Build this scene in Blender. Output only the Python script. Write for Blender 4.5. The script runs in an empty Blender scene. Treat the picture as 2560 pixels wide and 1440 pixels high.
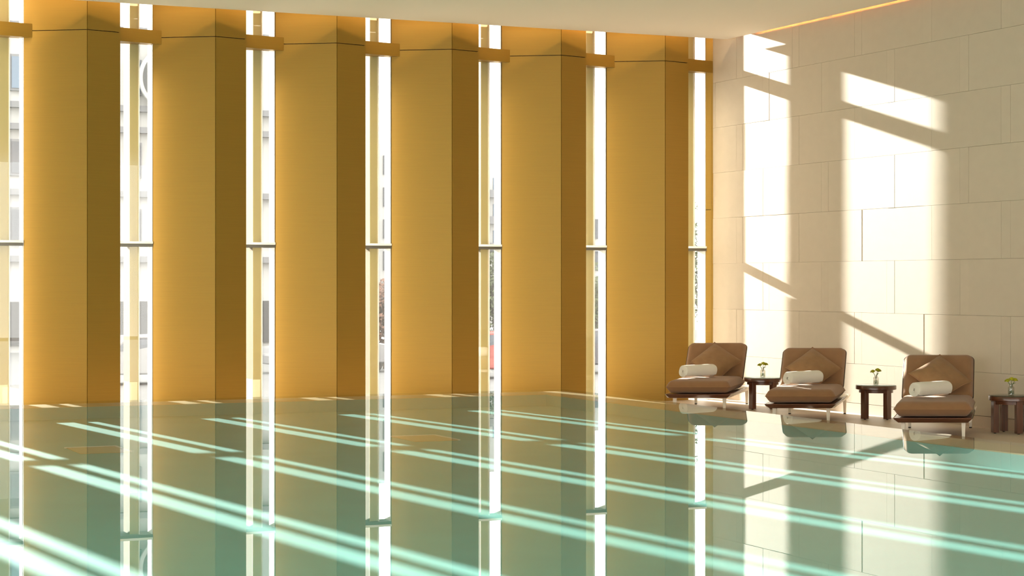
import bpy, math, random
from math import sin, cos, pi, sqrt, radians
from mathutils import Vector, Matrix, noise
random.seed(7)
SC = bpy.context.scene
COL = SC.collection

# ------------------------------------------------------------------ helpers
class MB:
    """collects shapes and links them as one mesh object"""
    def __init__(s): s.v = []; s.f = []
    def add(s, vs, fs):
        b = len(s.v); s.v += [tuple(v) for v in vs]; s.f += [tuple(i + b for i in f) for f in fs]; return s
    def box(s, x0, x1, y0, y1, z0, z1):
        return s.add([(x0,y0,z0),(x1,y0,z0),(x1,y1,z0),(x0,y1,z0),(x0,y0,z1),(x1,y0,z1),(x1,y1,z1),(x0,y1,z1)],
                     [(0,3,2,1),(4,5,6,7),(0,1,5,4),(1,2,6,5),(2,3,7,6),(3,0,4,7)])
    def prism(s, poly, z0, z1):           # poly anticlockwise seen from above
        n = len(poly)
        vs = [(x,y,z0) for x,y in poly] + [(x,y,z1) for x,y in poly]
        fs = [tuple(range(n-1,-1,-1)), tuple(range(n,2*n))] + [(i,(i+1)%n,n+(i+1)%n,n+i) for i in range(n)]
        return s.add(vs, fs)
    def loft(s, loops, cap=True):
        n = len(loops[0]); vs = [p for l in loops for p in l]; fs = []
        for k in range(len(loops)-1):
            for i in range(n):
                fs.append((k*n+i, k*n+(i+1)%n, (k+1)*n+(i+1)%n, (k+1)*n+i))
        if cap:
            fs.append(tuple(range(n-1,-1,-1))); m = (len(loops)-1)*n; fs.append(tuple(range(m, m+n)))
        return s.add(vs, fs)
    def lathe(s, prof, c=(0,0,0), n=24, cap=True):
        return s.loft([[(c[0]+r*cos(2*pi*i/n), c[1]+r*sin(2*pi*i/n), c[2]+z) for i in range(n)] for r, z in prof], cap)
    def tube(s, pts, rad, n=8, closed=False):
        P = [Vector(p) for p in pts]; loops = []; m = len(P)
        up = Vector((0,0,1)); prev = None
        for i, p in enumerate(P):
            a = P[(i-1)%m] if (closed or i > 0) else p; b = P[(i+1)%m] if (closed or i < m-1) else p
            t = (b-a).normalized()
            if prev is None:
                x = t.cross(up) if abs(t.z) < .9 else t.cross(Vector((1,0,0)))
            else:
                x = prev - t*prev.dot(t)
            x.normalize(); prev = x; y = t.cross(x)
            r = rad[i] if isinstance(rad, (list,tuple)) else rad
            loops.append([tuple(p + x*r*cos(2*pi*k/n) + y*r*sin(2*pi*k/n)) for k in range(n)])
        if closed: loops.append(loops[0])
        return s.loft(loops, cap=not closed)
    def xf(s, M):
        s.v = [tuple(M @ Vector(v)) for v in s.v]; return s
    def build(s, name, mat, parent=None, smooth=False, bevel=0, seg=2, subsurf=0, angle=40):
        me = bpy.data.meshes.new(name); me.from_pydata(s.v, [], s.f); me.validate(); me.update()
        ob = bpy.data.objects.new(name, me); COL.objects.link(ob); me.materials.append(mat)
        if parent is not None: ob.parent = parent
        if smooth or bevel:
            me.polygons.foreach_set('use_smooth', [True]*len(me.polygons))
            try: me.set_sharp_from_angle(angle=radians(angle))
            except Exception: pass
        if bevel:
            md = ob.modifiers.new('bevel', 'BEVEL'); md.width = bevel; md.segments = seg; md.limit_method = 'ANGLE'; md.angle_limit = radians(35)
        if subsurf:
            md = ob.modifiers.new('sub', 'SUBSURF'); md.levels = subsurf; md.render_levels = subsurf
        return ob

def empty(name, loc=(0,0,0), rz=0):
    o = bpy.data.objects.new(name, None); COL.objects.link(o); o.empty_display_size = .1
    o.location = loc; o.rotation_euler = (0,0,rz); return o
def tag(o, label=None, cat=None, group=None, kind=None):
    if label: o['label'] = label
    if cat: o['category'] = cat
    if group: o['group'] = group
    if kind: o['kind'] = kind
    return o
def struct(o): o['kind'] = 'structure'; return o
def copy_tree(o, parent=None):
    c = o.copy(); COL.objects.link(c); c.parent = parent
    if parent is not None: c.matrix_parent_inverse = o.matrix_parent_inverse.copy()
    for ch in list(o.children): copy_tree(ch, c)
    return c

# ------------------------------------------------------------------ materials
def mat(name, col, rough=.6, metal=0, spec=.5, var=0, vscale=(1,1,1), bump=0, bscale=(40,40,40), coat=0, island=0, coords='Object', emis=None, es=0, sheen=0, nscale=4):
    m = bpy.data.materials.new(name); m.use_nodes = True; nt = m.node_tree; N = nt.nodes; L = nt.links
    p = N['Principled BSDF']; p.inputs['Base Color'].default_value = (*col, 1); p.inputs['Roughness'].default_value = rough
    p.inputs['Metallic'].default_value = metal; p.inputs['Specular IOR Level'].default_value = spec
    if coat: p.inputs['Coat Weight'].default_value = coat; p.inputs['Coat Roughness'].default_value = .08
    if sheen: p.inputs['Sheen Weight'].default_value = sheen
    if emis: p.inputs['Emission Color'].default_value = (*emis,1); p.inputs['Emission Strength'].default_value = es
    if var or bump or island:
        tc = N.new('ShaderNodeTexCoord')
    src = None
    if var:
        mp = N.new('ShaderNodeMapping'); mp.inputs['Scale'].default_value = vscale; L.new(tc.outputs[coords], mp.inputs[0])
        nz = N.new('ShaderNodeTexNoise'); nz.inputs['Scale'].default_value = nscale; nz.inputs['Detail'].default_value = 6; L.new(mp.outputs[0], nz.inputs[0])
        mr = N.new('ShaderNodeMapRange'); mr.inputs['From Min'].default_value = .3; mr.inputs['From Max'].default_value = .7
        mr.inputs['To Min'].default_value = 1-var; mr.inputs['To Max'].default_value = 1+var; L.new(nz.outputs[0], mr.inputs[0]); src = mr.outputs[0]
    if island:
        ge = N.new('ShaderNodeNewGeometry'); mr2 = N.new('ShaderNodeMapRange')
        mr2.inputs['To Min'].default_value = 1-island; mr2.inputs['To Max'].default_value = 1+island; L.new(ge.outputs['Random Per Island'], mr2.inputs[0])
        if src:
            mu = N.new('ShaderNodeMath'); mu.operation = 'MULTIPLY'; L.new(src, mu.inputs[0]); L.new(mr2.outputs[0], mu.inputs[1]); src = mu.outputs[0]
        else: src = mr2.outputs[0]
    if src:
        vm = N.new('ShaderNodeVectorMath'); vm.operation = 'SCALE'; vm.inputs[0].default_value = col; L.new(src, vm.inputs['Scale']); L.new(vm.outputs[0], p.inputs['Base Color'])
    if bump:
        mp2 = N.new('ShaderNodeMapping'); mp2.inputs['Scale'].default_value = bscale; L.new(tc.outputs[coords], mp2.inputs[0])
        nz2 = N.new('ShaderNodeTexNoise'); nz2.inputs['Scale'].default_value = 1; nz2.inputs['Detail'].default_value = 4; L.new(mp2.outputs[0], nz2.inputs[0])
        bp = N.new('ShaderNodeBump'); bp.inputs['Strength'].default_value = bump; bp.inputs['Distance'].default_value = .01; L.new(nz2.outputs[0], bp.inputs['Height']); L.new(bp.outputs[0], p.inputs['Normal'])
    return m

def glass_mat(name, tint=(1,1,1), ior=1.5, haze=0, rough=0):
    """clear pane: see-through with Fresnel reflection, a little haze from dust"""
    m = bpy.data.materials.new(name); m.use_nodes = True; nt = m.node_tree; N = nt.nodes; L = nt.links; N.clear()
    o = N.new('ShaderNodeOutputMaterial'); t = N.new('ShaderNodeBsdfTransparent'); t.inputs[0].default_value = (*tint,1)
    g = N.new('ShaderNodeBsdfGlossy'); g.inputs['Roughness'].default_value = rough
    fr = N.new('ShaderNodeFresnel'); ge = N.new('ShaderNodeNewGeometry'); mr = N.new('ShaderNodeMapRange')   # same Fresnel from both sides
    mr.inputs['To Min'].default_value = ior; mr.inputs['To Max'].default_value = 1/ior; L.new(ge.outputs['Backfacing'], mr.inputs[0]); L.new(mr.outputs[0], fr.inputs[0])
    mx = N.new('ShaderNodeMixShader')
    L.new(fr.outputs[0], mx.inputs[0]); L.new(t.outputs[0], mx.inputs[1]); L.new(g.outputs[0], mx.inputs[2])
    if haze:
        d = N.new('ShaderNodeBsdfTranslucent'); d.inputs[0].default_value = (1,1,1,1); m2 = N.new('ShaderNodeMixShader'); m2.inputs[0].default_value = haze
        L.new(mx.outputs[0], m2.inputs[1]); L.new(d.outputs[0], m2.inputs[2]); L.new(m2.outputs[0], o.inputs[0])
    else: L.new(mx.outputs[0], o.inputs[0])
    return m

GOLD = mat('gold_panel', (.305,.171,.019), rough=.42, spec=.5, metal=.45, var=.03, vscale=(.5,.5,22), nscale=3, bump=.02, bscale=(60,60,700))
GOLD_EDGE = mat('gold_joint', (.10,.05,.012), rough=.7)
FIN_LIGHTENED = mat('beige_fin_cap', (.50,.39,.17), rough=.5)  # fin colour lightened, standing in for reflection and haze on the glass
FINM = mat('gold_fin', (.20,.155,.075), rough=.7, spec=.05, var=.05, vscale=(1,1,6), bump=.1, bscale=(60,60,20))  # fin sides darkened to offset the strong sun and sky on them
GLASS_REFL = mat('cream_plinth', (.9,.83,.62), rough=.6)  # pale colour standing in for a bright reflection in the window glass
STONE = mat('cream_stone', (.545,.465,.365), rough=.55, spec=.3, island=.02, var=.02, vscale=(1,1,1.4), nscale=5, bump=.05, bscale=(200,200,200))
STONE_B = mat('stone_joint', (.50,.43,.35), rough=.8)
BASEB = mat('stone_base', (.52,.42,.32), rough=.5)
CEIL = mat('ceiling_paint', (.85,.765,.665), rough=.8, spec=.1)
PAINT = mat('warm_paint', (.66,.58,.48), rough=.8)
DECK = mat('deck_stone', (.60,.50,.40), rough=.5, var=.06, nscale=2, bump=.05, bscale=(150,150,150))
COPING = mat('coping_stone', (.66,.50,.30), rough=.45, var=.05)
POOL = mat('pool_tile', (.16,.50,.49), rough=.5, var=.05, nscale=1.2)
FABRIC = mat('brown_fabric', (.265,.137,.062), rough=.85, spec=.15, var=.06, nscale=8, bump=.35, bscale=(500,500,500), sheen=.25)
FABRIC2 = mat('brown_pillow_fabric', (.27,.150,.068), rough=.85, spec=.15, var=.08, nscale=9, bump=.4, bscale=(380,380,380), sheen=.1)
PIPE = mat('dark_piping', (.035,.018,.01), rough=.6)
WOOD = mat('dark_wood', (.10,.033,.013), rough=.28, var=.35, vscale=(1.2,14,14), nscale=3, coat=.3)
WOODV = mat('dark_wood_upright', (.11,.036,.015), rough=.3, var=.35, vscale=(14,14,1.2), nscale=3, coat=.3)
WHITE = mat('cream_metal', (.80,.74,.64), rough=.35)
TOWEL = mat('terry_towel', (.86,.81,.70), rough=.95, spec=.05, bump=.9, bscale=(220,220,220), sheen=.3)
RUBBER = mat('black_foot', (.02,.018,.016), rough=.6)
ALU = mat('grey_aluminium', (.12,.11,.09), rough=.35, metal=.4)
ALUW = mat('pale_aluminium', (.88,.87,.84), rough=.35)
EDGE_GLARE = mat('white_jamb', (.93,.92,.89), rough=.4)  # white for mullion edges; on the reveals it stands in for sun glare
PANE = glass_mat('window_glass', (.97,.985,.98), 1.5, haze=.006)
TOPG = glass_mat('table_glass', (.8,.86,.82), 1.5)
VASEG = glass_mat('vase_glass', (.80,.80,.76), 1.9, rough=.05)
STEM = mat('flower_stem', (.06,.13,.02), rough=.5)
BLOS = mat('yellow_blossom', (.55,.53,.03), rough=.6, var=.25, nscale=40)
ADDED_STRIP = mat('warm_light_strip', (.9,.8,.6), emis=(1,.88,.66), es=40)  # for unseen lamps added to brighten the column edges
LED = mat('orange_led', (1,.5,.2), emis=(1,.33,.07), es=75)

WATER = glass_mat('pool_water', (.93,1,.985), 1.333)

# ------------------------------------------------------------------ frame of the place
YAW = radians(24.1)
VX, VY = sin(YAW), cos(YAW)
RX, RY = VY, -VX
H = 1.70
FLOOR = -.36
PITCH = 2.0
X1 = 5.063            # left edge of the first whole column
WX = 17.17            # right wall
CZ = 5.96             # ceiling underside
TOPZ = 7.3

# ------------------------------------------------------------------ columns
JZ = 5.55
def col_panels(x0, parent, names=True):
    A, B, C = (x0, 29.64), (x0+.861, 29.08), (x0+1.398, 29.21)
    t = .05
    def panel(p, q, z0, z1, nm):
        d = Vector((q[0]-p[0], q[1]-p[1], 0)); ln = d.length; d.normalize(); n = Vector((d.y,-d.x,0))   # n faces the pool
        g = .005
        a = Vector((p[0],p[1],0)) + d*g; b = Vector((q[0],q[1],0)) - d*g
        poly = [(a.x,a.y),(b.x,b.y),((b-n*t).x,(b-n*t).y),((a-n*t).x,(a-n*t).y)]
        MB().prism(poly, z0, z1).build(nm, GOLD, parent)
    for z0, z1 in ((FLOOR, JZ-.006), (JZ+.006, TOPZ)):
        panel(A, B, z0, z1, 'side_panel'); panel(B, C, z0, z1, 'side_panel')
    core = [(x0+.02, 29.68),(x0+.861, 29.13),(x0+1.375, 29.255),(x0+1.375, 29.95),(x0+.02, 29.95)]
    MB().prism(core, FLOOR, TOPZ).build('core', GOLD_EDGE, parent)
    MB().box(x0+1.378, x0+1.398, 29.23, 29.95, FLOOR, TOPZ).build('return_panel', GOLD, parent)
    MB().box(x0+1.399, x0+1.404, 29.28, 29.32, FLOOR+.05, 5.0).build('light_strip', ADDED_STRIP, parent)  # unseen lamp added to light the next column's left face

clabels = ['gold panelled column nearest the left edge of the photo, before the first whole gap',
 'gold panelled column, second from the left, beside the window showing the round sign',
 'gold panelled column, third from the left',
 'gold panelled column in the middle of the window wall, fourth from the left',
 'gold panelled column, fifth from the left, behind the far pool corner',
 'gold panelled column behind the furthest lounge chair, last whole one before the stone wall']
for i in range(6):
    e = empty('column', (0,0,0)); tag(e, clabels[i], 'column', 'gold columns along the window wall')
    col_panels(X1+PITCH*i, e)
# sliver of the last column cut off by the stone wall
e = empty('column'); tag(e, 'narrow gold column sliver meeting the cream stone wall in the corner', 'column', 'gold columns along the window wall')
x0 = X1+PITCH*6
for z0, z1 in ((FLOOR, 3.0-.004), (3.0+.004, JZ-.006), (JZ+.006, TOPZ)):
    MB().prism([(x0,29.64),(x0+.075,29.592),(x0+.075,29.95),(x0,29.95)], z0, z1).build('side_panel', GOLD, e)
MB().prism([(x0+.075,29.60),(WX+.05,29.56),(WX+.05,29.95),(x0+.075,29.95)], FLOOR, TOPZ).build('edge_trim', GOLD, e)

# the same wall going on to the left, outside the photograph
mb = MB()
for i in range(-8, 0):
    x0 = X1+PITCH*i
    mb.prism([(x0,29.64),(x0+.861,29.08),(x0+1.398,29.21),(x0+1.398,29.95),(x0,29.95)], FLOOR, TOPZ)
    mb.box(x0-PITCH+1.66, x0-PITCH+1.786, 29.75, 30.1, FLOOR, TOPZ).box(x0-PITCH+1.39, x0, 29.45, 29.85, 2.26, 2.35)
struct(mb.build('wall_far', GOLD))
struct(MB().box(X1-PITCH+1.399, X1-PITCH+1.404, 29.28, 29.32, FLOOR+.05, TOPZ-.05).build('wall_far_light_strip', ADDED_STRIP))  # same added unseen lamp, lighting the first column

# ------------------------------------------------------------------ windows between the columns, with their cross beams
wl = ['leftmost gold box beam, cut by the left edge of the photo',
 'gold box beam between the first and second whole columns',
 'gold box beam between the second and third whole columns',
 'gold box beam between the third and fourth whole columns',
 'gold box beam between the fourth and fifth whole columns',
 'gold box beam between the fifth and sixth whole columns',
 'rightmost gold box beam, ending at the corner beside the stone wall']
for i in range(7):
    xr = X1+PITCH*(i-1)+1.398            # right edge of the column on the left
    xl = X1+PITCH*i                      # left edge of the column on the right
    w = struct(empty('window_%d' % (i+1), (xr, 29.75, FLOOR)))
    def P(mb, nm, m, **k):
        mb.xf(Matrix.Translation((-xr, -29.75, -FLOOR))); return mb.build(nm, m, w, **k)
    TZ0, TZ1 = 2.262, 2.345
    for z0, z1 in ((FLOOR+.02, TZ0), (TZ1, TOPZ)):
        P(MB().box(xr, xl, 29.735, 29.747, z0, z1), 'glass_pane', PANE)
    P(MB().box(xr+.262, xr+.398, 29.76, 30.18, FLOOR, TZ0).box(xr+.262, xr+.398, 29.76, 30.18, TZ1, TOPZ), 'mullion', FINM)
    P(MB().box(xr+.262, xr+.398, 29.749, 29.759, FLOOR, TZ0).box(xr+.262, xr+.398, 29.749, 29.759, TZ1, TOPZ), 'mullion_cap', FIN_LIGHTENED)  # thin front layer that carries the lightened colour
    P(MB().box(xr+.398, xr+.410, 29.70, 29.80, FLOOR, TZ0).box(xr+.398, xr+.410, 29.70, 29.80, TZ1, TOPZ), 'mullion_edge', EDGE_GLARE)
    P(MB().box(xl-.012, xl, 29.66, 29.93, FLOOR, TOPZ), 'jamb', EDGE_GLARE)  # gold reveal coloured white for the sun overexposing it
    P(MB().box(xr, xl-.002, 29.625, 29.95, TZ0, TZ0+.045), 'transom', ALU)
    P(MB().box(xr, xl-.002, 29.615, 29.95, TZ0+.047, TZ1), 'transom_cap', ALUW)
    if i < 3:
        P(MB().box(xr+.256, xr+.386, 29.7485, 30.09, FLOOR, .13), 'plinth', GLASS_REFL)  # block shaped as the bright reflection low in the glass
    P(MB().box(xr-.02, xl+.02, 29.62, 29.95, FLOOR-.02, FLOOR+.02), 'sill', ALUW)
    # beam: runs from behind the left column's edge into the face of the right one
    ex = .12 if i < 6 else .095; fy = 29.64-ex*.6504
    bm = MB().prism([(xr+.002, 29.40),(xl+ex, fy-.003),(xl-.002, 29.637),(xl-.014, 29.73),(xr+.002, 29.73)], 5.445, 5.655)
    b = bm.build('crossbeam', GOLD); tag(b, wl[i], 'beam', 'gold cross beams high in the window gaps')

# ------------------------------------------------------------------ ceiling
CX1, CY1 = 17.06, 28.90
mb = MB().box(-13, CX1, -9, CY1, CZ, CZ+.012)
mb.box(-13, WX+.3, -9, 30.2, TOPZ, TOPZ+.15)
mb.box(-13, WX, 25.8, 25.86, CZ+.012, TOPZ)  # unseen bulkhead added to stop sun passing over the ceiling
struct(mb.build('ceiling', CEIL))
struct(MB().box(-13, WX, 29.66, 29.73, 6.37, TOPZ).build('trim_2', GOLD))
# orange cove strip on the lowered ceiling, then an added unseen warm lamp
c = MB().box(16.97, 16.99, -2, 28.0, CZ+.013, CZ+.03).build('cove_light_strip', LED); tag(c, 'orange light strip hidden in the gap between ceiling and stone wall', 'light')
la = bpy.data.lights.new('window_cove_lamp', 'AREA'); la.shape = 'RECTANGLE'; la.size = 22; la.size_y = .1; la.energy = 130; la.color = (1,.7,.36)  # unseen area lamp added to warm the column tops
lo = bpy.data.objects.new('window_cove_lamp', la); COL.objects.link(lo); lo.location = (6, 28.62, CZ+.3); lo.rotation_euler = (radians(100), 0, 0)

# ------------------------------------------------------------------ right wall: coursed stone panels with narrow strips
mb = MB()
rows = []; z = .42-.807
zs = [-.2, .42] + [.42+.807*k for k in range(1, 9)]
MOD = 1.80
rnd = random.Random(3)
for r in range(len(zs)-1):
    z0, z1 = zs[r], zs[r+1]
    off = 28.67 if r % 2 == 1 else 27.80
    y = off + MOD*2
    edges = []
    while y > -6:
        edges += [y+.10, y-.10]; y -= MOD
    edges.sort()
    edges = [e_ for e_ in edges if -5 < e_ < 29.9] ; edges = [-6] + edges + [29.97]
    for a, b in zip(edges[:-1], edges[1:]):
        if b-a < .01: continue
        g = .0015; dx = rnd.choice([0, 0, .001, .002, .0035])
        mb.box(WX-.0+dx, WX+.06, a+g, b-g, z0+g, z1-g)
w_ = struct(mb.build('wall_right', STONE))
struct(MB().box(WX+.035, WX+.3, -6, 29.97, FLOOR-.1, TOPZ).build('wall_right_backing', STONE_B))
struct(MB().box(WX-.012, WX+.05, -6, 29.6, FLOOR, -.205).build('baseboard_right', BASEB))

# ------------------------------------------------------------------ deck, pool shell, water
PIX, PIY = 12.50, 26.62      # inner edge
POX, POY = 13.12, 27.32      # outer edge
PLX, PY0 = -11.0, 4.0
D = .20
mb = MB()
mb.box(-13, WX+.3, POY+.0, 29.97, FLOOR-.15, FLOOR)
mb.box(POX, WX+.3, -9, POY, FLOOR-.15, FLOOR)
mb.box(-13, POX, -9, PY0-.6, FLOOR-.15, FLOOR)
struct(mb.build('floor', DECK))
mb = MB()
mb.box(PLX-.6, POX, PIY, POY, -D-.2, -.03); mb.box(PIX, POX, PY0-.6, PIY, -D-.2, -.03)
mb.box(PLX-.6, POX, PY0-.6, PY0, -D-.2, -.03); mb.box(PLX-.6, PLX, PY0, PIY, -D-.2, -.03)
rim = struct(mb.build('trim_1', COPING)); rim.name = 'trim_1'
mb = MB()
# inner lining: walls and bottom
th = .03
mb.box(PLX, PIX, PIY-th, PIY, -D, -.035); mb.box(PIX-th, PIX, PY0, PIY-th, -D, -.04)
mb.box(PLX, PLX+th, PY0, PIY, -D, -.04); mb.box(PLX, PIX, PY0, PY0+th, -D, -.04)
mb.box(PLX, PIX, PY0, PIY, -D-.15, -D)
basin = tag(mb.build('pool_basin', POOL), 'turquoise tiled basin of the swimming pool under the water', 'pool')
water = MB().add([(PLX-.6,PY0-.6,0),(POX,PY0-.6,0),(POX,POY,0),(PLX-.6,POY,0)], [(0,1,2,3)]).build('pool_water', WATER)
tag(water, 'still mirror-like water filling the pool to its overflowing edge', 'water', kind='stuff')

# ------------------------------------------------------------------ unseen rest of the room (behind and left of the photographer)
struct(MB().box(-13.3, -13, 14, 30, FLOOR, CZ).box(-13.3, -13, -9, 14, FLOOR, FLOOR+.1).box(-13.3, -13, -9, 30, CZ, TOPZ).build('wall_left', PAINT))
struct(MB().box(-13, WX+.3, -9.3, -9, FLOOR, FLOOR+.1).box(-13, WX+.3, -9.3, -9, CZ, TOPZ).build('wall_back', PAINT))

# ------------------------------------------------------------------ lounge chair
def rrect(w, l, r, z, cx=0, cy=0, n=6):
    pts = []
    for qx, qy, a0 in ((1,1,0),(-1,1,90),(-1,-1,180),(1,-1,270)):
        for k in range(n+1):
            a = radians(a0+90*k/n); pts.append((cx+qx*(w/2-r)+r*cos(a), cy+qy*(l/2-r)+r*sin(a), z))
    # extra points on the long sides keep the loft even
    return pts
def cushion(w, l, r, h, top=.10, pinch=.10, crown=.02):
    """seam all round at z=0, upper half h*.55, lower half h*.45"""
    lo, hi = h*.47, h*.53; L_ = []
    for ins, z in ((pinch*1.25,-lo),(pinch*.95,-lo*.93),(pinch*.55,-lo*.62),(pinch*.18,-lo*.2),(0,0),
                   (pinch*.14,hi*.2),(pinch*.5,hi*.62),(pinch*.9,hi*.88),(pinch*1.5,hi*.98),(pinch*2.4,hi*1.0),(w*.34,hi+crown*.8),(w*.46,hi+crown)):
        L_.append(rrect(w-2*ins, l-2*ins, max(r-ins*.4,.012), z))
    return MB().loft(L_)

SH = math.tan(radians(14.0))
def shear(mb): 
    mb.v = [(x+SH*y, y, z) for x, y, z in mb.v]; return mb
CW, CL = 1.01, 2.50
def make_chair():
    root = empty('lounge_chair')
    fz = -FLOOR    # chair local z = 0 is the floor; world heights are z - fz
    def S(m): return shear(m)
    # wooden platform with an undercut edge, front part
    zt, zb = .31, .245
    loops = []
    for ins, z in ((.055, zb), (.0, zt-.014), (.0, zt)):
        y0, y1, hw = ins, 1.72, CW/2-ins
        loops.append([(-hw,y0,z),(hw,y0,z),(hw,y1,z),(-hw,y1,z)])
    S(MB().loft(loops)).build('platform', WOOD, root, bevel=.006)
    # cream metal frame continuing to the back
    f = MB()
    hw = CW/2
    f.box(-hw+.03, hw-.03, 1.72, CL, zt-.035, zt-.002)
    f.loft([[(hw-.05,.06,zt-.06),(hw+.004,.02,zt-.012),(hw+.012,.02,zt-.004),(hw-.02,.06,zt-.06)],[(hw-.05,CL,zt-.06),(hw+.004,CL,zt-.012),(hw+.012,CL,zt-.004),(hw-.02,CL,zt-.06)]])
    f.loft([[(-hw+.02,.06,zt-.06),(-hw-.012,.02,zt-.004),(-hw-.004,.02,zt-.012),(-hw+.05,.06,zt-.06)],[(-hw+.02,CL,zt-.06),(-hw-.012,CL,zt-.004),(-hw-.004,CL,zt-.012),(-hw+.05,CL,zt-.06)]])
    S(f).build('frame', WHITE, root)
    for sx, y in ((-1,.17),(1,.17),(-1,CL-.10),(1,CL-.10)):
        xc = sx*(hw-.115) if y < 1 else sx*(hw-.075)
        lg = MB().loft([[(xc-.019,y-.019,.014),(xc+.019,y-.019,.014),(xc+.019,y+.019,.014),(xc-.019,y+.019,.014)],
                        [(xc-.028,y-.028,zb+.02),(xc+.028,y-.028,zb+.02),(xc+.028,y+.028,zb+.02),(xc-.028,y+.028,zb+.02)]])
        lo_ = S(lg).build('leg', WHITE, root, bevel=.003)
        S(MB().box(xc-.019,xc+.019,y-.019,y+.019,0,.015)).build('foot', RUBBER, lo_)
    # seat
    s = cushion(CW+.01, 1.64, .055, .20, pinch=.075, crown=.012).xf(Matrix.Translation((0, .83, zt+.108)))
    so = S(s).build('seat_cushion', FABRIC, root, smooth=True, angle=60)
    S(MB().tube([(x, y, zt+.108) for x, y, z in rrect(CW+.014, 1.644, .055, 0, 0, .83)], .0035, 6, True)).build('piping', FABRIC2, so, smooth=True)
    # backrest leaning away
    ang = radians(44)    # from upright
    b = cushion(.965, .82, .085, .15, pinch=.05, crown=.01)
    # local: x across, y up the back, z toward the sitter
    M = Matrix.Translation((0, 1.50, zt+.14)) @ Matrix.Rotation(pi/2-ang, 4, 'X') @ Matrix.Translation((0, .40, 0))
    b.xf(M); bo = S(b).build('backrest', FABRIC, root, smooth=True, angle=60)
    S(MB().tube([(x, y, -.012) for x, y, z in rrect(.972, .827, .085, 0)], .008, 6, True).xf(M)).build('piping', PIPE, bo, smooth=True)
    br = MB().box(-.40,.40,-.36,.36,-.095,-.066).xf(M); S(br).build('backrest_board', WOOD, root)
    for sx in (-.3,.3): S(MB().tube([(sx, 1.97, .62),(sx, 2.2, zt-.02)], .012, 8)).build('support_bracket', WHITE, root)
    return root

def make_pillow():
    n = 22; mbp = MB(); S_ = .305
    rr = random.Random(5)
    for side in (1, -1):
        vs = []; fs = []
        for j in range(n+1):
            for i in range(n+1):
                u = -1+2*i/n; v = -1+2*j/n
                pin = 1-.075*(1-v*v)*abs(u)**3; piv = 1-.075*(1-u*u)*abs(v)**3
                hgt = .125*((1-abs(u)**2.6)*(1-abs(v)**2.6))**.62
                e = (abs(u)*abs(v))**2
                wr = .010*noise.noise(Vector((u*5+side*7, v*2.2, 3))) * (1-abs(u)**6)*(1-abs(v)**6) + .007*sin(u*38+v*9)*max(0,abs(v)-.55)*(1-abs(v)**8)*2*(1-abs(u)**4)
                vs.append((u*S_*pin, v*S_*piv, side*(hgt+wr*(1 if hgt>.012 else 0))))
        for j in range(n):
            for i in range(n):
                a = j*(n+1)+i; q = (a, a+1, a+n+2, a+n+1); fs.append(q if side>0 else q[::-1])
        mbp.add(vs, fs)
    return mbp

def make_towel():
    """a rolled towel: one thick spiral sheet, extruded"""
    turns = 4.3; th = .0185; r0 = .014; pts_o = []; pts_i = []; n = 130
    for k in range(n+1):
        a = 2*pi*turns*k/n; r = r0+th*1.07*a/(2*pi)
        pts_o.append((r+th*.5, a)); pts_i.append((r-th*.46, a))
    prof = [(r*cos(a), r*sin(a)) for r, a in pts_o] + [(r*cos(a), r*sin(a)) for r, a in reversed(pts_i)]
    R = pts_o[-1][0]; Lh = .36; loops = []
    xs = [(-Lh,.93),(-Lh+.012,.985),(-Lh+.04,1),(-.15,1.01),(0,.99),(.15,1.01),(Lh-.04,1),(Lh-.012,.985),(Lh,.93)]
    for x, s in xs:
        loops.append([(x + .006*sin(3*math.atan2(p[1],p[0]))*(abs(x)/Lh)**4, p[0]*s*(1+.02*noise.noise(Vector((x*9,p[0]*14,p[1]*14)))), p[1]*s*.97*(1+.02*noise.noise(Vector((x*9+5,p[0]*14,p[1]*14))))) for p in prof])
    m = MB(); N_ = len(prof)
    vs = [p for l in loops for p in l]; fs = []
    for k in range(len(loops)-1):
        for i in range(N_): fs.append((k*N_+i, (k+1)*N_+i, (k+1)*N_+(i+1)%N_, k*N_+(i+1)%N_))
    for e_, rev in ((0,False),(len(loops)-1,True)):
        for i in range(n):
            q = (e_*N_+i, e_*N_+i+1, e_*N_+N_-2-i, e_*N_+N_-1-i); fs.append(q[::-1] if rev else q)
    m.add(vs, fs); return m, R

def at(d, px):   # a point at depth d seen at picture column px, on the ground
    lat = (px-1280)/4756*d
    return (VX*d+RX*lat, VY*d+RY*lat)

chairs = [(29.8,1744.5,'furthest'),(27.38,2000,'middle'),(24.55,2332,'nearest')]
ch_lab = ['brown lounge chair furthest away, standing in the corner by the gold columns',
          'brown lounge chair in the middle of the three, standing between two small round tables',
          'brown lounge chair nearest the camera, rightmost of the three']
pl_lab = ['brown square pillow leaning on the furthest lounge chair, by the gold columns',
          'brown square pillow leaning on the middle lounge chair',
          'brown square pillow leaning on the nearest, rightmost lounge chair']
tw_lab = ['rolled white towel lying on the furthest lounge chair, by the gold columns',
          'rolled white towel lying on the middle lounge chair',
          'rolled white towel lying on the nearest, rightmost lounge chair']
proto = make_chair()
pmesh = make_pillow(); tmesh, TR = make_towel()
pil0 = pmesh.build('throw_pillow', FABRIC2, None, smooth=True, angle=80, subsurf=1)
_pe = []
for _i in range(64):
    _t = _i/16; _k = int(_t); _u = -1+2*(_t-_k); _a, _b = ((_u,-1),(1,_u),(-_u,1),(-1,-_u))[_k]
    _pe.append((_a*.305*(1-.075*(1-_b*_b)*abs(_a)**3), _b*.305*(1-.075*(1-_a*_a)*abs(_b)**3), 0))
MB().tube(_pe, .0075, 6, True).build('piping', FABRIC, pil0, smooth=True)
tow0 = tmesh.build('rolled_towel', TOWEL, None, smooth=True, angle=50)
RZ = -YAW - radians(.8)
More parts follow.
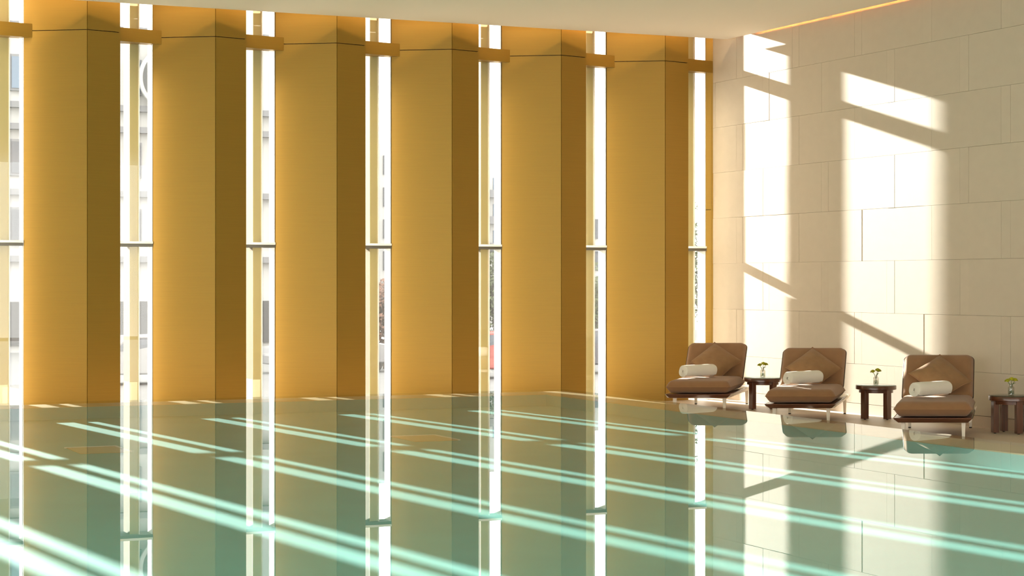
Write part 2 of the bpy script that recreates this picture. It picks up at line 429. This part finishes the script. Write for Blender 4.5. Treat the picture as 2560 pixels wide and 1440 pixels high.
for k, (d, px, nm) in enumerate(chairs):
    o = proto if k == 0 else copy_tree(proto)
    x, y = at(d, px); o.location = (x, y, FLOOR); o.rotation_euler.z = RZ
    tag(o, ch_lab[k], 'chair', 'lounge chairs beside the pool')
    W = Matrix.Translation((x,y,FLOOR)) @ Matrix.Rotation(RZ, 4, 'Z')
    p = pil0 if k == 0 else copy_tree(pil0)
    M = W @ Matrix.Translation(((.04,.03,.03)[k]+SH*1.54, 1.515, .765)) @ Matrix.Rotation(radians((-3,-2,3)[k]), 4, 'Y') @ Matrix.Rotation(radians(90-46), 4, 'X') @ Matrix.Rotation(radians((42,40,39)[k]), 4, 'Z')
    p.matrix_world = M; p.rotation_mode = 'XYZ'
    tag(p, pl_lab[k], 'pillow', 'brown pillows on the lounge chairs')
    t = tow0 if k == 0 else tow0.copy()
    if k: COL.objects.link(t)
    ly = (.62,.85,.70)[k]; lx = (-.10,-.05,-.06)[k]+SH*ly
    t.matrix_world = W @ Matrix.Translation((lx, ly, .31+.108+.122+TR*.97)) @ Matrix.Rotation(radians((44,43,43)[k]), 4, 'Z') @ Matrix.Rotation(radians(110),4,'X')
    tag(t, tw_lab[k], 'towel', 'rolled towels on the lounge chairs')

# ------------------------------------------------------------------ side tables
def make_table():
    root = empty('side_table')
    MB().lathe([(.285,.445),(.303,.452),(.303,.503),(.300,.508)], n=64).build('table_top', WOOD, root, smooth=True)
    MB().lathe([(.298,.508),(.300,.510),(.300,.5175),(.297,.519)], n=64).build('glass_top', TOPG, root, smooth=True)
    MB().lathe([(.255,.40),(.255,.446)], n=48).build('apron', WOOD, root, smooth=True)
    for k in range(4):
        a = radians(90*k+45)
        lg = MB().box(-.040,.040,-.045,.045,.012,.45).xf(Matrix.Rotation(a,4,'Z') @ Matrix.Translation((.235,0,0)))
        l_ = lg.build('leg', WOODV, root, bevel=.004)
        MB().lathe([(.016,0),(.016,.013)], (.235*cos(a),.235*sin(a),0), n=12).build('foot', RUBBER, l_)
    return root
t_lab = ['small round dark wood table between the furthest and middle lounge chairs',
         'small round dark wood table between the middle and nearest lounge chairs',
         'small round dark wood table at the right edge of the photo']
tabs = [(30.95,1907,-7.5),(28.7,2190,-10.8),(26.0,2528,-34.7)]
v_lab = ['small clear glass vase on the table between the furthest and middle lounge chairs',
         'small clear glass vase on the table between the middle and nearest lounge chairs',
         'small clear glass vase on the table at the right edge of the photo']
where = ['between the furthest and middle chairs','between the middle and nearest chairs','at the right edge of the photo']

def make_vase():
    r = empty('bud_vase')
    n = 8; L_ = []
    for rad, z, tw in ((.030,0,0),(.037,.006,0),(.038,.03,.39),(.036,.055,0),(.038,.08,.39),(.034,.096,0),(.020,.106,0),(.019,.120,0),(.023,.126,0)):
        L_.append([(rad*cos(2*pi*i/n+tw*.5), rad*sin(2*pi*i/n+tw*.5), z) for i in range(n)])
    m = MB().loft(L_, cap=False)
    m.add([L_[0][i] for i in range(n)], [tuple(range(n-1,-1,-1))])
    m.build('glass_body', VASEG, r)
    MB().lathe([(.028,.006),(.031,.01),(.031,.055)], n=16).build('vase_water', TOPG, r, smooth=True)
    return r
def make_flower(i):
    r = empty('yellow_flower')
    dx, dy, hz = ((-.042,.010,.172),(.002,-.045,.195),(.044,.012,.182))[i]
    MB().tube([(dx*-.3,dy*-.3,.012),(dx*.1,dy*.1,.09),(dx*.35,dy*.35,.125),(dx,dy,hz)], .0028, 6).build('stem', STEM, r, smooth=True)
    m = MB(); rr = random.Random(i)
    for k in range(46):                      # many short petals on a dome
        a = rr.uniform(0,2*pi); e = rr.uniform(-.35,1.45); q = Vector((cos(a)*cos(e), sin(a)*cos(e), sin(e)*.75))
        c = Vector((dx,dy,hz)); t1 = q.cross(Vector((0,0,1))).normalized() if abs(q.z) < .98 else Vector((1,0,0)); b = c+q*.008; tip = c+q*.042+Vector((0,0,-.004)); mid = c+q*.030+Vector((0,0,.003))
        m.add([b-t1*.002, b+t1*.002, mid+t1*.010, tip, mid-t1*.010], [(0,1,2,3,4)])
    m.lathe([(.004,-.014),(.020,-.006),(.026,.006),(.018,.018),(.004,.022)], (dx,dy,hz), n=10)
    m.build('blossom', BLOS, r)
    lf = MB().add([(dx*.2,dy*.2,.125),(dx*.6+.008,dy,.14),(dx*1.4,dy*1.5,.15),(dx*.6-.006,dy*.8,.146)], [(0,1,2,3)])
    lf.build('leaf', STEM, r)
    return r
tp = make_table(); vp = make_vase(); fps = [make_flower(i) for i in range(3)]
for k, (d, px, a) in enumerate(tabs):
    x, y = at(d, px)
    o = tp if k == 0 else copy_tree(tp)
    o.location = (x,y,FLOOR); o.rotation_euler.z = -YAW+radians(a); tag(o, t_lab[k], 'table', 'round side tables between the lounge chairs')
    o = vp if k == 0 else copy_tree(vp)
    o.location = (x,y,FLOOR+.520); o.rotation_euler.z = -YAW+k*.3; o.scale = (1.15,)*3; tag(o, v_lab[k], 'vase', 'flower vases on the side tables')
    for i, nm in enumerate(('leftmost','middle','rightmost')):
        o = fps[i] if k == 0 else copy_tree(fps[i])
        o.location = (x,y,FLOOR+.520); o.rotation_euler.z = -YAW+(0,.25,-.2)[k]; o.scale = (1.12,)*3
        tag(o, '%s yellow flower in the glass vase %s' % (nm, where[k]), 'flower', 'yellow flowers in the vases')


# ------------------------------------------------------------------ outside, seen through the narrow windows
GROUND = mat('street_paving', (.14,.14,.14), rough=.9, var=.08, nscale=.3)
FACW = mat('pale_facade', (.36,.355,.35), rough=.8, var=.04, nscale=.5)
FACB = mat('grey_facade', (.15,.15,.16), rough=.8)
WIN = mat('dark_window', (.05,.055,.07), rough=.25)
WINB = mat('blue_window', (.09,.13,.19), rough=.25)
DARKF = mat('dark_shopfront', (.03,.03,.033), rough=.5)
LEAF1 = mat('leaf_green', (.07,.085,.04), rough=.7, island=.35)
LEAF2 = mat('leaf_red', (.12,.06,.04), rough=.7, island=.35)
BARK = mat('bark', (.05,.04,.03), rough=.9)
GZ = -1.2
struct(MB().box(-60, 140, 30.2, 190, GZ-.2, GZ).build('ground_outside', GROUND))
struct(MB().box(-13, 22, 29.95, 30.2, FLOOR-1.2, FLOOR-.02).build('ground_plinth', STONE_B))
def facade(root, x0, x1, y, z0, rows, ph, ww, wh, gap, wm, sill=.9):
    z = z0
    for r in range(rows):
        x = x0+gap
        while x+ww < x1:
            f = MB().box(x-.06, x+ww+.06, y-.10, y+.02, z+sill-.06, z+sill+wh+.06).build('window_frame', FACB, root)
            m = MB().box(x, x+ww*.47, y-.13, y-.02, z+sill, z+sill+wh).box(x+ww*.53, x+ww, y-.13, y-.02, z+sill, z+sill+wh)
            m.build('window_panes', wm, f)
            x += ww+gap
        z += ph
# pale office block seen in the three left windows
e = empty('office_building', (17, 80, GZ)); e_ = e
tag(e, 'pale office block with dark ground floor, seen through the three leftmost windows', 'building')
def bpart(mb, nm, m, par, org):
    mb.xf(Matrix.Translation((-org[0],-org[1],-org[2]))); return mb.build(nm, m, par)
O = (17,80,GZ)
bpart(MB().box(6, 27.5, 80, 96, GZ, 12.4), 'wall', FACW, e, O)
for z in (2.55, 5.3, 8.0, 8.9, 12.2): bpart(MB().box(5.8, 27.7, 79.6, 80, z, z+.25), 'cornice', FACB, e, O)
bpart(MB().box(8, 26.8, 79.85, 80.0, -.9, .9), 'shopfront', DARKF, e, O)
for x in (12.2, 16.4, 20.7, 24.9): bpart(MB().box(x, x+.25, 79.7, 79.9, GZ, 1.1), 'pilaster', FACW, e, O)
for zz, wm in ((3.3, WIN),(6.1, WIN),(9.6, WINB)):
    x = 6.6
    while x < 27:
        f = MB().box(x, x+.62, 79.80, 80.0, zz, zz+1.5).xf(Matrix.Translation((-17,-80,-GZ))).build('window_frame', FACB, e)
        MB().box(x+.08, x+.54, 79.76, 79.81, zz+.1, zz+1.4).xf(Matrix.Translation((-17,-80,-GZ))).build('window_panes', wm, f)
        x += 1.62
# round sign on the office block
e = empty('round_sign', (19.62, 79.3, 10.3)); tag(e, 'big round sign high on the pale building, seen through the second window', 'sign')
MB().lathe([(1.25,0),(1.35,.05),(1.35,.2),(1.25,.25)], n=48).xf(Matrix.Rotation(pi/2,4,'X')).build('rim', FACW, e, smooth=True)
MB().lathe([(1.2,.05),(1.2,.28)], n=48).xf(Matrix.Rotation(pi/2,4,'X')).build('face', DARKF, e)
# two far apartment towers and a low house
def tower(x0, x1, y, top, lab, balc, nm='apartment_tower'):
    e = empty(nm, ((x0+x1)/2, y, GZ)); tag(e, lab, 'building'); T = Matrix.Translation((-(x0+x1)/2, -y, -GZ))
    MB().box(x0, x1, y, y+12, GZ, top).xf(T).build('wall', FACW, e)
    z = .6
    while z+1.6 < top:
        x = x0+.35
        while x+.8 < x1:
            MB().box(x, x+.62, y-.08, y+.02, z, z+1.05).xf(T).build('window_panes', WINB if balc else WIN, e); x += 1.15
        if balc: MB().box(x0+.2, x1-.1, y-.7, y, z-.28, z-.1).box(x0+.2, x1-.1, y-.7, y-.62, z-.1, z+.22).xf(T).build('balcony', FACB, e)
        z += 1.75
tower(34.6, 41.2, 98, 9.3, 'pale tower with blue windows, seen through the fourth window from the left', False)
tower(49.0, 55.5, 116, 10.9, 'pale tower with stacked balconies, seen through the fifth window from the left', True)
tower(45.8, 50.5, 93, 6.4, 'low pale house behind the tree, seen through the sixth window from the left', False, 'house')
# trees
def tree(x, y, h, w_, lm, lab, seed):
    e = empty('street_tree', (x,y,GZ)); tag(e, lab, 'tree', 'street trees outside the windows')
    MB().tube([(0,0,0),(.04,0,h*.3),(0,.05,h*.7)], [.11,.08,.03], 8).build('trunk', BARK, e, smooth=True)
    r = random.Random(seed); m = MB()
    for k in range(5):
        a = r.uniform(0,6.28); z = h*r.uniform(.3,.5); m.tube([(0,0,z),(cos(a)*w_*.25, sin(a)*w_*.25, z+h*.18),(cos(a)*w_*.4, sin(a)*w_*.4, z+h*.34)], [.05,.03,.012], 5)
    m.build('branches', BARK, e)
    m = MB()
    for k in range(2600):
        u = Vector((r.gauss(0,1), r.gauss(0,1), r.gauss(0,1))).normalized()*(r.random()**.45)
        c = Vector((u.x*w_*.5, u.y*w_*.5, h*.64+u.z*h*.37)); s_ = r.uniform(.05,.11)
        p = Vector((r.uniform(-1,1), r.uniform(-1,1), r.uniform(-1,1))).normalized(); q = p.orthogonal().normalized()
        m.add([c-p*s_, c+q*s_*.6, c+p*s_, c-q*s_*.6], [(0,1,2,3)])
    m.build('foliage', lm, e)
tree(22.2, 60, 3.0, 2.2, LEAF2, 'reddish leafless-looking tree seen low in the fourth window from the left', 1)
tree(25.3, 58, 4.0, 2.0, LEAF1, 'dull green tree seen in the lower half of the fifth window from the left', 2)
tree(30.2, 60, 3.6, 2.4, LEAF1, 'green tree seen low in the sixth window from the left', 3)
tree(32.1, 56, 5.6, 2.6, LEAF1, 'tall green tree filling the last window before the stone wall', 4)
# parked cars
def car(x, y, m, lab, rz=0):
    e = empty('car', (x,y,GZ), rz); tag(e, lab, 'car', 'cars parked on the street outside')
    b = MB(); prof = [(-2.1,.30),(-2.15,.62),(-1.95,.82),(-1.2,.92),(-.65,1.38),(.75,1.42),(1.35,.98),(2.0,.88),(2.15,.60),(2.1,.30)]
    b.loft([[(px, sy*(.84 if pz<1 else .66), pz) for px, pz in prof] for sy in (-1, 1)]); b.build('car_body', m, e, bevel=.05)
    for sy in (-1,1):
        MB().loft([[(px, sy*(.80 if pz<1 else .70), pz) for px, pz in ((-1.0,.96),(-.6,1.32),(.7,1.34),(1.15,1.0))],[(px, sy*(.85 if pz<1 else .74), pz) for px, pz in ((-1.0,.96),(-.6,1.32),(.7,1.34),(1.15,1.0))]]).build('side_window', WIN, e)
        for wx in (-1.35,1.35): MB().lathe([(.30,0),(.32,.03),(.32,.17),(.30,.2)], n=20).xf(Matrix.Translation((wx, sy*.72+.1, .32)) @ Matrix.Rotation(pi/2,4,'X')).build('wheel', RUBBER, e)
CARR = mat('car_red', (.25,.03,.02), rough=.3); CARS = mat('car_silver', (.2,.2,.21), rough=.3); CARD = mat('car_dark', (.04,.035,.045), rough=.3)
car(19.6, 58.5, CARS, 'silver car seen at the bottom of the fourth window from the left')
car(23.0, 53.0, CARR, 'red car seen at the bottom of the fifth window from the left')
car(27.4, 54.5, CARD, 'dark car seen at the bottom of the sixth window from the left')
car(12.6, 54.0, CARS, 'silver car seen at the bottom of the second window from the left')

# sunken drain plates in the pool bottom
def plate(px, py, wx, wy, lab):
    d = H*4756/(py-706); x, y = at(d, px); y += 2.2*.9; x += 2.2*.4
    e = empty('drain_cover', (x, y, -D+.001)); tag(e, lab, 'drain cover', 'drain covers in the pool bottom')
    MB().box(-wx/2, wx/2, -wy/2, wy/2, 0, .006).build('plate', COPING, e)
    MB().box(-wx/2-.02, wx/2+.02, wy/2, wy/2+.03, 0, .012).box(wx/2, wx/2+.03, -wy/2, wy/2, 0, .012).build('lip', ALUW, e)
plate(1040, 1092, .55, .8, 'tan rectangular drain cover under the water, right of the fourth window')
plate(130, 1124, .55, .8, 'tan rectangular drain cover under the water near the left edge of the photo')

# ------------------------------------------------------------------ camera, sun, sky
cam = bpy.data.cameras.new('camera'); co = bpy.data.objects.new('camera', cam); COL.objects.link(co); SC.camera = co
co.location = (0,0,H); co.rotation_euler = (pi/2, 0, -YAW)
cam.sensor_width = 36; cam.lens = 4756/2560*36; cam.shift_y = -14/2560; cam.clip_end = 1000

K, MZ = 9.72, .268
sd = Vector((1, -K, -MZ*K)).normalized()
sl = bpy.data.lights.new('sun', 'SUN'); sl.energy = 38; sl.angle = radians(.55); sl.color = (1,.94,.84)
so = bpy.data.objects.new('sun', sl); COL.objects.link(so); so.rotation_euler = sd.to_track_quat('-Z','Y').to_euler(); so.location = (-5,60,20)

w = bpy.data.worlds.new('sky'); SC.world = w; w.use_nodes = True
bg = w.node_tree.nodes['Background']; bg.inputs[0].default_value = (1,.965,.90,1); bg.inputs[1].default_value = 5

SC.view_settings.view_transform = 'Standard'; SC.view_settings.look = 'None'; SC.view_settings.exposure = 0; SC.view_settings.gamma = 1
SC.cycles.max_bounces = 12; SC.cycles.diffuse_bounces = 6; SC.cycles.glossy_bounces = 6; SC.cycles.transmission_bounces = 8; SC.cycles.transparent_max_bounces = 16
SC.cycles.sample_clamp_indirect = 6; SC.cycles.use_denoising = True
SC.cycles.caustics_refractive = True; SC.cycles.caustics_reflective = True
